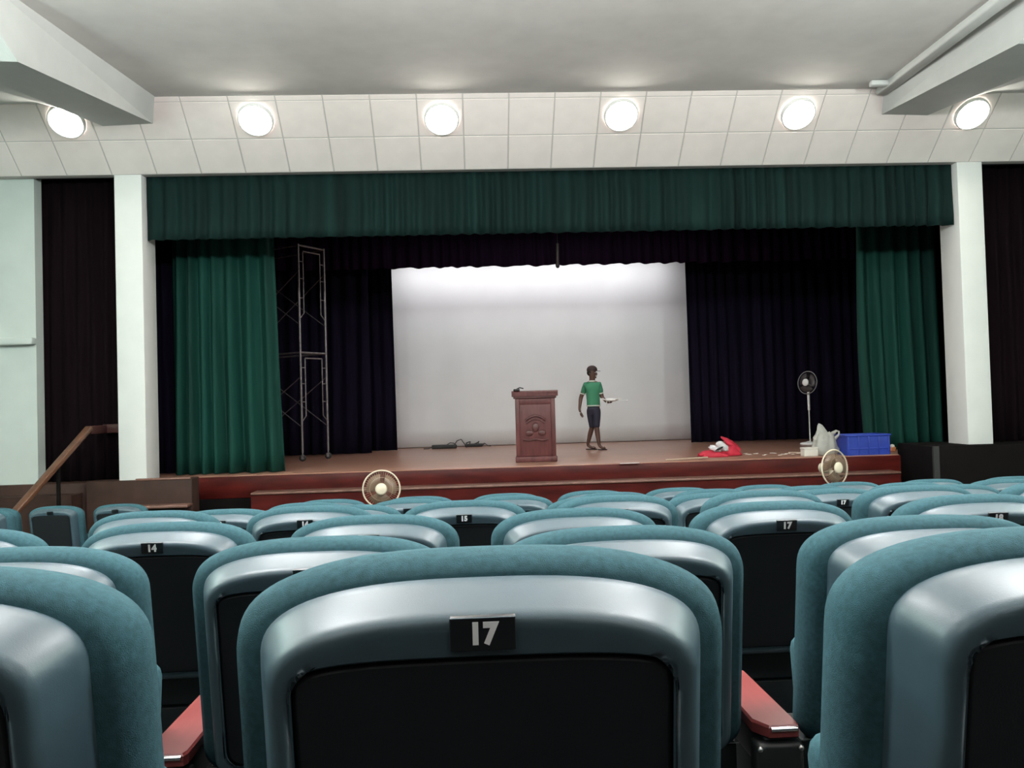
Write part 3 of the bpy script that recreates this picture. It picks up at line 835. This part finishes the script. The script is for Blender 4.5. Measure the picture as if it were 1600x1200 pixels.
# ------------------------------------------------------------------ clutter on the stage
# power strips and cables before the screen
c = atz(695, 701, ST)
t = thing('power_strip', 'black power strip with a looping cable, nearer the scaffold side of the screen', 'power strip', (c.x, c.y, ST), R_(3), 'black power strips below the screen')
MB().rbox((-0.28, -0.05, 0), (0.26, 0.06, 0.085), 0.02).build('body', M['rubber'], t)
MB().tube([(0.2, 0, 0.06), (0.27, 0.02, 0.16), (0.36, 0.02, 0.19), (0.42, 0, 0.10), (0.48, 0, 0.012)], 0.011, 6).build('cable', M['rubber'], t)
MB().tube([(-0.28, 0, 0.03), (-0.36, 0.03, 0.012), (-0.45, -0.02, 0.012)], 0.010, 6).build('cable', M['rubber'], t)
MB().tube([(0.05, 0, 0.08), (0.12, 0.03, 0.12), (0.2, 0, 0.11), (0.26, -0.03, 0.05)], 0.010, 6).build('cable', M['rubber'], t)
c = atz(742, 698, ST)
t = thing('power_strip', 'black power strip under a coil of cable, nearer the podium', 'power strip', (c.x, c.y, ST), R_(-4), 'black power strips below the screen')
MB().rbox((-0.22, -0.05, 0), (0.18, 0.06, 0.07), 0.02).build('body', M['rubber'], t)
MB().tube([(-0.2 + 0.03 * k + 0.05 * math.sin(k), 0.02 * math.cos(k * 1.3), 0.08 + 0.035 * math.sin(k * 0.9)) for k in range(14)], 0.012, 6).build('cable', M['rubber'], t)
MB().tube([(0.16, 0, 0.05), (0.22, 0.0, 0.07), (0.28, 0.01, 0.02), (0.36, -0.02, 0.012)], 0.010, 6).build('cable', M['rubber'], t)

# red bag with white cloths
c = atz(1128, 713, ST)


def lump(cx, cy, cz, r, s, seed, amp=0.25, fr_=2.2, sub=3):
    def fn(d): return 1 + amp * noise.noise(d * fr_ + Vector((seed, 0, 0))) + 0.5 * amp * noise.noise(d * fr_ * 2.3 + Vector((0, seed, 0)))
    bm = bmesh.new(); bmesh.ops.create_icosphere(bm, subdivisions=sub, radius=1)
    for v in bm.verts:
        d = v.co.copy(); k = fn(d)
        v.co = Vector((cx + d.x * r * s[0] * k, cy + d.y * r * s[1] * k, max(0.004, cz + d.z * r * s[2] * k)))
    return bm


t = thing('red_cloth_bag', 'crumpled red cloth bag lying open on the stage edge', 'bag', (c.x, c.y, ST))
b = MB(); b.bm(lump(0.06, 0.06, 0.05, 0.25, (1.0, 0.55, 0.55), 1.0, 0.4, 3.0)); b.bm(lump(-0.17, 0.0, 0.03, 0.17, (1.2, 0.6, 0.42), 2.0, 0.4, 3.0)); b.build('bag_body', M['red'], t)
b = MB(); b.rings([[Vector((x + 0.02 * math.sin(9 * u + x * 30), 0.03 + dy + 0.015 * math.sin(7 * u), z)) for x, z, dy in ((x0, z0, -0.02), (x0 + 0.02, z0 + 0.02, 0.02), (x0 + w_ * 0.5, z0 + w_ * 0.4, 0.05), (x0 + w_, z0 + w_ * 0.55, 0.02), (x0 + w_ * 0.6, z0 + w_ * 0.1, -0.02))]
     for u, x0, z0, w_ in ((0, 0.20, 0.03, 0.14), (0.25, 0.14, 0.10, 0.15), (0.5, 0.08, 0.17, 0.13), (0.75, 0.03, 0.23, 0.10), (1, -0.02, 0.29, 0.05))]); b.build('bag_flap', M['red'], t)
b = MB(); b.tube([(-0.30, -0.05, 0.012), (-0.22, -0.12, 0.02), (-0.1, -0.15, 0.03), (0.05, -0.14, 0.015)], [0.03, 0.045, 0.05, 0.02], 8); b.build('strap', M['red'], t)
for i, (dx, dz, a, rr_) in enumerate(((-0.135, 0.13, 25, 0.085), (-0.02, 0.165, 32, 0.10))):
    b = MB(); bmc = bmesh.new(); bmesh.ops.create_icosphere(bmc, subdivisions=3, radius=1)
    for v in bmc.verts:
        d = v.co.copy(); k = 1 + 0.5 * noise.noise(d * 2.6 + Vector((7 + i * 3, 0, 0)))
        v.co = Vector((d.x * rr_ * 1.15 * k, d.y * rr_ * 0.45 * k, d.z * rr_ * 0.55 * k))
    b.bm(bmc)
    o = b.build('white_cloth', M['whitecloth']); o.location = (c.x + dx, c.y - 0.09 - 0.02 * i, ST + dz); o.rotation_euler = (R_(15), R_(a), 0.3 * i)
    tag(o, ['crumpled white cloth on the left of the red bag', 'crumpled white cloth in the middle of the red bag'][i], 'cloth', 'white cloths on the red bag')
b = MB(); b.bm(lump(0, 0, 0.02, 0.035, (1.8, 0.5, 0.4), 3.0, 0.4)); o = b.build('black_cloth', M['blackcloth']); o.location = (c.x - 0.08, c.y - 0.165, ST + 0.115); o.rotation_euler = (0.3, R_(-25), 0)
tag(o, 'black scrap of cloth tucked between the white cloths', 'cloth')

# white box
c = atz(1268, 713, ST)
t = thing('white_box', 'small off-white box standing in front of the stage fan', 'box', (c.x, c.y, ST), R_(4))
MB().rbox((-0.11, 0, 0), (0.11, 0.14, 0.115), 0.008).build('body', M['paper'], t)
MB().rbox((-0.115, -0.004, 0.105), (0.115, 0.144, 0.135), 0.006).build('lid', M['paper'], t)

# plastic bag
c = atz(1300, 713, ST) + Vector((0.015, 0.16, 0))
t = thing('plastic_bag', 'crumpled translucent white plastic bag standing between fan and blue crate', 'bag', (c.x, c.y, ST))
rings_ = []
prof = [(0.0, 0.12, -0.02), (0.012, 0.20, -0.02), (0.09, 0.21, -0.015), (0.17, 0.185, -0.01), (0.25, 0.165, 0.0), (0.31, 0.145, 0.0), (0.345, 0.10, -0.01)]
for z, r, ox in prof:
    rg = []
    for k in range(36):
        a = 2 * PI * k / 36
        ca, sa = math.cos(a), math.sin(a)
        rr_ = r * (1 + 0.22 * noise.noise(Vector((ca * 2, sa * 2, z * 5))) + 0.16 * noise.noise(Vector((ca * 5, sa * 5, z * 9))) + 0.07 * math.sin(9 * a + z * 20))
        rg.append(Vector((ox + rr_ * ca, 0.10 + 0.45 * rr_ * sa, z + 0.05 * noise.noise(Vector((ca * 3, sa * 3, 3))) * (z > 0.2))))
    rings_.append(rg)
MB().rings(rings_).build('body', M['bag'], t)


def ear(pts, mt_b):
    """flattened crumpled handle of a carrier bag: (centre x, z, half width, half depth)"""
    rr__ = []
    for q_, (x, z, w_, d_) in enumerate(pts):
        rr__.append([Vector((x + w_ * math.cos(2 * PI * k / 12), 0.10 + d_ * math.sin(2 * PI * k / 12) * (1 + 0.5 * math.sin(3 * k)), z + 0.3 * w_ * math.sin(2 * PI * k / 12 + q_))) for k in range(12)])
    MB().rings(rr__).build('handle', mt_b, t)


ear([(-0.06, 0.26, 0.13, 0.07), (-0.055, 0.34, 0.095, 0.05), (-0.065, 0.41, 0.06, 0.03), (-0.075, 0.46, 0.04, 0.018), (-0.085, 0.49, 0.012, 0.010)], M['bag'])
b = MB(); b.tube([(0.06, 0.10, 0.27), (0.12, 0.10, 0.33), (0.18, 0.10, 0.37), (0.215, 0.09, 0.36), (0.215, 0.09, 0.31), (0.17, 0.10, 0.27), (0.11, 0.11, 0.22)], [0.05, 0.035, 0.02, 0.016, 0.018, 0.026, 0.045], 8); b.build('handle', M['bag'], t)

# blue crate
c = atz(1358, 711, ST)
cw = 0.335
t = thing('plastic_crate', 'blue plastic crate standing on the stage before the green curtain', 'crate', (c.x, c.y, ST), R_(1))
b = MB()
b.box((-cw, 0, 0), (cw, 0.40, 0.02)); b.box((-cw, 0, 0.02), (cw, 0.018, 0.29)); b.box((-cw, 0.382, 0.02), (cw, 0.40, 0.29)); b.box((-cw, 0.018, 0.02), (-cw + 0.018, 0.382, 0.29)); b.box((cw - 0.018, 0.018, 0.02), (cw, 0.382, 0.29))
b.build('body', M['blue'], t)
b = MB(); b.rbox((-cw - 0.015, -0.015, 0.285), (cw + 0.015, 0.02, 0.315), 0.006); b.rbox((-cw - 0.015, 0.38, 0.285), (cw + 0.015, 0.415, 0.315), 0.006); b.rbox((-cw - 0.015, 0.02, 0.285), (-cw + 0.02, 0.38, 0.315), 0.006); b.rbox((cw - 0.02, 0.02, 0.285), (cw + 0.015, 0.38, 0.315), 0.006); b.build('rim', M['blue'], t)
for k in range(5):
    x = -cw + 0.02 + (2 * cw - 0.04) * k / 4
    b = MB(); b.rbox((x - 0.012, -0.012, 0.01), (x + 0.012, 0.004, 0.285), 0.004); b.build('rib', M['blue'], t)
b = MB(); b.rbox((-cw, -0.010, 0.09), (cw, 0.002, 0.11), 0.004); b.build('band', M['blue'], t)
c = atz(1397, 706, ST)
b = MB(); b.bm(lump(0, 0.05, 0.035, 0.055, (1, 0.8, 1), 5, 0.4)); o = b.build('wrapper', M['orange'], None, (c.x, c.y, ST)); tag(o, 'small orange crumpled wrapper beside the blue crate', 'wrapper')
b = MB(); b.bm(lump(0, 0.05, 0.09, 0.03, (1.2, 0.8, 0.9), 6, 0.4)); o = b.build('paper_ball', M['paper'], None, (c.x - 0.005, c.y - 0.01, ST + 0.0)); tag(o, 'white crumpled paper lying on the orange wrapper', 'paper')

# rods, a glint strip and scraps along the stage edge
p, q = atz(1040, 720, ST), atz(1107, 716, ST)
b = MB(); b.tube([(p.x, p.y, ST + 0.012), (q.x, q.y + 0.05, ST + 0.012)], 0.012, 8); tag(b.build('wooden_rod', M['palewood']), 'thin pale wooden rod lying on the stage edge by the red bag', 'rod')
p, q = atz(1232, 708, ST), atz(1258, 708, ST)
b = MB(); b.tube([(p.x, p.y, ST + 0.010), (q.x - 0.02, q.y, ST + 0.010)], 0.010, 8); tag(b.build('wooden_rod', M['palewood']), 'short pale rod lying against the small white box', 'rod')
p = atz(985, 725, ST)
b = MB(); b.rbox((-0.13, -0.03, 0), (0.16, 0.03, 0.006), 0.002); o = b.build('glint_strip', M['whitecloth'], None, (p.x, p.y + 0.13, ST)); tag(o, 'short white strip in place of a glint near the stage edge, right of the podium', 'glint')  # white strip laid where a glint shows on the stage edge
rs = random.Random(4)
proto = None
for i in range(14):
    x = 1166 + i * 6.3 + rs.uniform(-3, 3); p = atz(x, 711 + rs.uniform(-2.5, 2.0) - (x - 1166) * 0.02, ST)
    if proto is None:
        b = MB(); b.prism([(-0.045, -0.012), (0.03, -0.02), (0.05, 0.006), (0.0, 0.022), (-0.04, 0.01)], 0.0, 0.007, 'z'); proto = o = b.build('paper_scrap', M['paper'])
    else: o = copy_tree(proto)
    o.location = (p.x, p.y, ST + 0.0005); o.rotation_euler = (0, 0, rs.uniform(0, 6)); o.scale = (rs.uniform(0.6, 1.2),) * 2 + (1,)
    tag(o, 'small pale paper scrap on the stage edge, %s counting from the red bag' % ORD[i], 'paper scrap', 'paper scraps along the stage edge')

# ------------------------------------------------------------------ person walking on the stage


def skin(verts, edges, rad, sub=2, root=0):
    me = bpy.data.meshes.new('skin'); me.from_pydata(verts, edges, [])
    o = bpy.data.objects.new('skin', me); COL.objects.link(o)
    mdf = o.modifiers.new('Skin', 'SKIN'); mdf.use_smooth_shade = True
    sv = me.skin_vertices[0].data
    for i, r in enumerate(rad):
        sv[i].radius = r if isinstance(r, tuple) else (r, r); sv[i].use_root = (i == root)
    ss = o.modifiers.new('Sub', 'SUBSURF'); ss.levels = sub; ss.render_levels = sub
    dg = bpy.context.evaluated_depsgraph_get()
    out = bpy.data.meshes.new_from_object(o.evaluated_get(dg))
    bpy.data.objects.remove(o); bpy.data.meshes.remove(me)
    return out


def chain(spec):
    """spec: {name: (pos, radius, parent)} -> lists"""
    idx = {k: i for i, k in enumerate(spec)}
    return [v[0] for v in spec.values()], [(idx[v[2]], idx[k]) for k, v in spec.items() if v[2]], [v[1] for v in spec.values()]


P0 = atz(931, 703, ST)
person = thing('person', 'person in green polo shirt, dark shorts and cap walking across the stage', 'person', (P0.x, P0.y, ST))
J = {
    'pel': ((-0.02, 0.0, 0.83), (0.092, 0.085), None),
    'sp1': ((-0.02, 0.0, 0.96), (0.098, 0.082), 'pel'),
    'sp2': ((-0.025, 0.0, 1.10), (0.112, 0.088), 'sp1'),
    'che': ((-0.03, 0.0, 1.22), (0.118, 0.088), 'sp2'),
    'nck': ((-0.03, 0.0, 1.315), (0.058, 0.056), 'che'),
    'hd0': ((-0.028, -0.008, 1.385), (0.060, 0.062), 'nck'),
    'hd1': ((-0.022, -0.016, 1.45), (0.078, 0.086), 'hd0'),
    'hd2': ((-0.028, -0.008, 1.52), (0.084, 0.094), 'hd1'),
    'hd3': ((-0.03, -0.004, 1.575), (0.06, 0.07), 'hd2'),
    'shL': ((-0.152, 0.05, 1.255), 0.052, 'che'),
    'elL': ((-0.248, 0.10, 1.00), 0.042, 'shL'),
    'wrL': ((-0.285, 0.05, 0.785), 0.027, 'elL'),
    'haL': ((-0.27, 0.03, 0.725), (0.040, 0.022), 'wrL'),
    'shR': ((0.092, -0.045, 1.255), 0.052, 'che'),
    'elR': ((0.148, -0.02, 1.00), 0.042, 'shR'),
    'wrR': ((0.215, -0.16, 0.915), 0.027, 'elR'),
    'haR': ((0.235, -0.215, 0.905), (0.036, 0.020), 'wrR'),
    'hpA': ((-0.085, 0.03, 0.79), 0.070, 'pel'),
    'knA': ((-0.045, 0.05, 0.455), 0.054, 'hpA'),
    'clA': ((-0.085, 0.10, 0.31), 0.050, 'knA'),
    'anA': ((-0.135, 0.15, 0.085), 0.033, 'clA'),
    'ftA': ((-0.07, 0.12, 0.045), (0.036, 0.028), 'anA'),
    'toA': ((0.02, 0.085, 0.035), (0.034, 0.017), 'ftA'),
    'hpB': ((0.045, -0.03, 0.79), 0.070, 'pel'),
    'knB': ((0.015, -0.07, 0.455), 0.054, 'hpB'),
    'clB': ((0.03, -0.075, 0.31), 0.050, 'knB'),
    'anB': ((0.055, -0.09, 0.085), 0.033, 'clB'),
    'ftB': ((0.10, -0.12, 0.045), (0.036, 0.028), 'anB'),
    'toB': ((0.165, -0.165, 0.035), (0.034, 0.017), 'ftB'),
}
bm = bmesh.new(); bm.from_mesh(skin(*chain(J)))


def finger(pts, r):
    me = skin([tuple(p) for p in pts], [(i, i + 1) for i in range(len(pts) - 1)], [r, r, r * 0.9, r * 0.7][:len(pts)], 1)
    bm.from_mesh(me)


for k in range(4):   # hanging hand, fingers slightly curled
    o_ = (k - 1.5) * 0.016; ln = (0.9, 1.05, 1.0, 0.8)[k]
    b0 = Vector((-0.262 + o_ * 0.7, 0.028 - o_ * 0.6, 0.715))
    finger([b0, b0 + Vector((0.008, -0.006, -0.04 * ln)), b0 + Vector((0.022, -0.012, -0.068 * ln)), b0 + Vector((0.036, -0.016, -0.085 * ln))], 0.0085)
b0 = Vector((-0.275, 0.012, 0.745)); finger([b0, b0 + Vector((0.012, -0.028, -0.022)), b0 + Vector((0.028, -0.036, -0.046)), b0 + Vector((0.036, -0.036, -0.062))], 0.0095)
for k in range(4):   # holding hand, fingers closed under the gadget
    o_ = (k - 1.5) * 0.016; ln = (0.9, 1.05, 1.0, 0.8)[k]
    b0 = Vector((0.245 + o_ * 0.8, -0.222 + o_ * 0.4, 0.900))
    finger([b0, b0 + Vector((0.018, -0.034 * ln, -0.006)), b0 + Vector((0.03, -0.056 * ln, 0.008)), b0 + Vector((0.03, -0.058 * ln, 0.026))], 0.0085)
b0 = Vector((0.215, -0.205, 0.915)); finger([b0, b0 + Vector((0.004, -0.028, 0.014)), b0 + Vector((0.014, -0.046, 0.026)), b0 + Vector((0.024, -0.056, 0.034))], 0.0095)
# face: nose, ears, brow on the head, facing right and a little towards the hall
fd = Vector((0.80, -0.60, 0)).normalized(); sdv = Vector((0.60, 0.80, 0)).normalized(); hc = Vector((-0.024, -0.012, 1.47))


def blob(c_, r, s=(1, 1, 1)):
    t_ = bmesh.new(); bmesh.ops.create_icosphere(t_, subdivisions=2, radius=1)
    for v in t_.verts: v.co = c_ + fd * (v.co.x * r * s[0]) + sdv * (v.co.y * r * s[1]) + Vector((0, 0, v.co.z * r * s[2]))
    me = bpy.data.meshes.new('t'); t_.to_mesh(me); t_.free(); bm.from_mesh(me); bpy.data.meshes.remove(me)


blob(hc + fd * 0.092 + Vector((0, 0, -0.02)), 0.017, (1, 0.75, 1.3))
for s in (-1, 1): blob(hc + sdv * 0.080 * s - fd * 0.01 + Vector((0, 0, -0.01)), 0.026, (0.6, 0.35, 1.0))
blob(hc + fd * 0.06 + Vector((0, 0, -0.082)), 0.030, (0.8, 1, 0.7))
me = bpy.data.meshes.new('body'); bm.to_mesh(me); bm.free(); me.materials.append(M['skin'])
for p_ in me.polygons: p_.use_smooth = True
body = link('body', me, person)
for s in (-1, 1):
    b = MB(); cc = hc + fd * 0.078 + sdv * 0.030 * s + Vector((0, 0, 0.010)); b.ball(cc, 0.011, 2); b.build('eye', M['eye'], person)
b = MB(); cc = hc + fd * 0.084 + Vector((0, 0, -0.052)); b.tube([cc - sdv * 0.024, cc + fd * 0.005, cc + sdv * 0.024], [0.004, 0.007, 0.004], 8); b.build('mouth', M['lips'], person)
# polo shirt
S = {
    'hem': ((-0.02, 0.0, 0.80), (0.140, 0.118), None), 'hm2': ((-0.02, 0.0, 0.88), (0.140, 0.118), 'hem'),
    'a': ((-0.02, 0.0, 0.98), (0.138, 0.112), 'hm2'),
    'b': ((-0.025, 0.0, 1.10), (0.146, 0.116), 'a'),
    'c': ((-0.03, 0.0, 1.215), (0.150, 0.114), 'b'),
    'd': ((-0.03, 0.0, 1.285), (0.085, 0.072), 'c'),
    'shL': ((-0.155, 0.05, 1.25), 0.066, 'c'), 'slL': ((-0.208, 0.082, 1.075), 0.055, 'shL'),
    'shR': ((0.095, -0.045, 1.25), 0.066, 'c'), 'slR': ((0.130, -0.028, 1.075), 0.055, 'shR'),
}
me = skin(*chain(S)); me.materials.clear(); me.materials.append(M['shirt']); shirt = link('polo_shirt', me, person)
b = MB(); mt_ = Matrix.Translation((-0.03, 0, 1.318)); b.torus(0.066, 0.012, 24, 8, mt_); b.build('collar', M['trim'], shirt)
for (p1, p2) in (((-0.204, 0.080, 1.095), (-0.209, 0.083, 1.075)), ((0.127, -0.030, 1.095), (0.131, -0.028, 1.075))):
    b = MB(); b.tube([p1, p2], [0.053, 0.052], 16); b.build('cuff', M['trim'], shirt)
b = MB(); b.rings([[Vector((-0.02 + rx * math.cos(2 * PI * k / 24), ry * math.sin(2 * PI * k / 24), z)) for k in range(24)] for rx, ry, z in ((0.128, 0.108, 0.836), (0.136, 0.115, 0.842), (0.136, 0.115, 0.860))]); b.build('hem_band', M['trim'], shirt)
# shorts
S = {
    'w': ((-0.02, 0.0, 0.86), (0.122, 0.105), None), 'p': ((-0.02, 0.0, 0.79), (0.125, 0.108), 'w'),
    'hA': ((-0.075, 0.03, 0.72), 0.092, 'p'), 'kA': ((-0.045, 0.048, 0.475), 0.070, 'hA'), 'eA': ((-0.043, 0.05, 0.415), 0.072, 'kA'),
    'hB': ((0.035, -0.03, 0.72), 0.092, 'p'), 'kB': ((0.015, -0.066, 0.475), 0.070, 'hB'), 'eB': ((0.015, -0.07, 0.415), 0.070, 'kB'),
}
me = skin(*chain(S)); me.materials.clear(); me.materials.append(M['shorts']); link('shorts', me, person)
# cap and hair
b = MB()
for_r = []
for z, r in ((0.0, 1.0), (0.03, 1.0), (0.06, 0.9), (0.085, 0.68), (0.10, 0.38), (0.106, 0.05)):
    for_r.append([hc + Vector((0, 0, 0.045)) + fd * (0.105 * r * math.cos(2 * PI * k / 24)) - fd * 0.006 + sdv * (0.094 * r * math.sin(2 * PI * k / 24)) + Vector((0, 0, z)) for k in range(24)])
b.rings(for_r); cap = b.build('cap', M['cap'], person)
b = MB(); up3 = []; dn3 = []
for k in range(11):
    a = -1.15 + 2.3 * k / 10
    q_ = hc + Vector((0, 0, 0.050)) + fd * (0.06 + 0.105 * math.cos(a)) + sdv * (0.085 * math.sin(a)); up3.append(q_ + Vector((0, 0, -0.012 * math.cos(a))))
vs = up3 + [v - Vector((0, 0, 0.008)) for v in up3]; nU = len(up3)
b.add(vs, [list(range(nU)), list(range(2 * nU - 1, nU - 1, -1))] + [(i, i + nU, (i + 1) % nU + nU, (i + 1) % nU) for i in range(nU)], True); b.build('brim', M['cap'], cap)
b = MB(); b.ball(hc - fd * 0.022 + Vector((0, 0, 0.012)), 0.088, 3, (1, 1, 0.85)); b.build('hair', M['hair'], person)
# sandals
for nm, heel, toe in (('A', Vector((-0.165, 0.165, 0)), Vector((0.035, 0.08, 0))), ('B', Vector((0.03, -0.075, 0)), Vector((0.185, -0.18, 0)))):
    d_ = (toe - heel).normalized(); w_ = Vector((-d_.y, d_.x, 0)); L_ = (toe - heel).length
    out = []
    for k in range(20):
        a = 2 * PI * k / 20; out.append(heel + d_ * (L_ / 2 + L_ / 2 * math.cos(a) * 1.05) + w_ * (0.042 * math.sin(a) * (1.0 + 0.1 * math.cos(a))))
    b = MB(); b.rings([[p_ + Vector((0, 0, z)) for p_ in out] for z in (0.002, 0.018)]); sn = b.build('sandal', M['cap'], person)
    mid = heel + d_ * (L_ * 0.62)
    b = MB(); b.tube([mid + w_ * 0.04 + Vector((0, 0, 0.012)), mid + d_ * 0.02 + Vector((0, 0, 0.066)), mid - w_ * 0.04 + Vector((0, 0, 0.012))], 0.007, 6); b.build('strap', M['cap'], sn)
# the gadget in the hand
t = thing('gadget', 'white gadget with thin arms and legs held in the hand of the walking person', 'gadget', P0 + Vector((0.28, -0.275, 0.935)), R_(-15))
t.scale = (1.3, 1.3, 1.3)
b = MB(); b.ball((0, 0, 0.012), 0.06, 3, (1.7, 0.8, 0.42)); b.build('body', M['whiteplastic'], t)
for sx in (-1, 1):
    for sy in (-1, 1):
        b = MB(); b.tube([(0.05 * sx, 0.02 * sy, 0.015), (0.13 * sx, 0.10 * sy, 0.022)], 0.008, 6); b.tube([(0.13 * sx, 0.10 * sy, 0.0), (0.13 * sx, 0.10 * sy, 0.04)], 0.012, 8); b.build('arm', M['whiteplastic'], t)
for sy in (-1, 1):
    b = MB(); b.tube([(-0.06, 0.03 * sy, 0.0), (-0.075, 0.06 * sy, -0.08), (0.0, 0.06 * sy, -0.085)], 0.005, 6); b.build('leg', M['whiteplastic'], t)
b = MB(); b.tube([(0.10, 0.0, 0.01), (0.17, -0.01, -0.005), (0.235, -0.01, -0.004)], 0.004, 6); b.ball((0.235, -0.01, -0.004), 0.012, 2); b.build('probe', M['whiteplastic'], t)
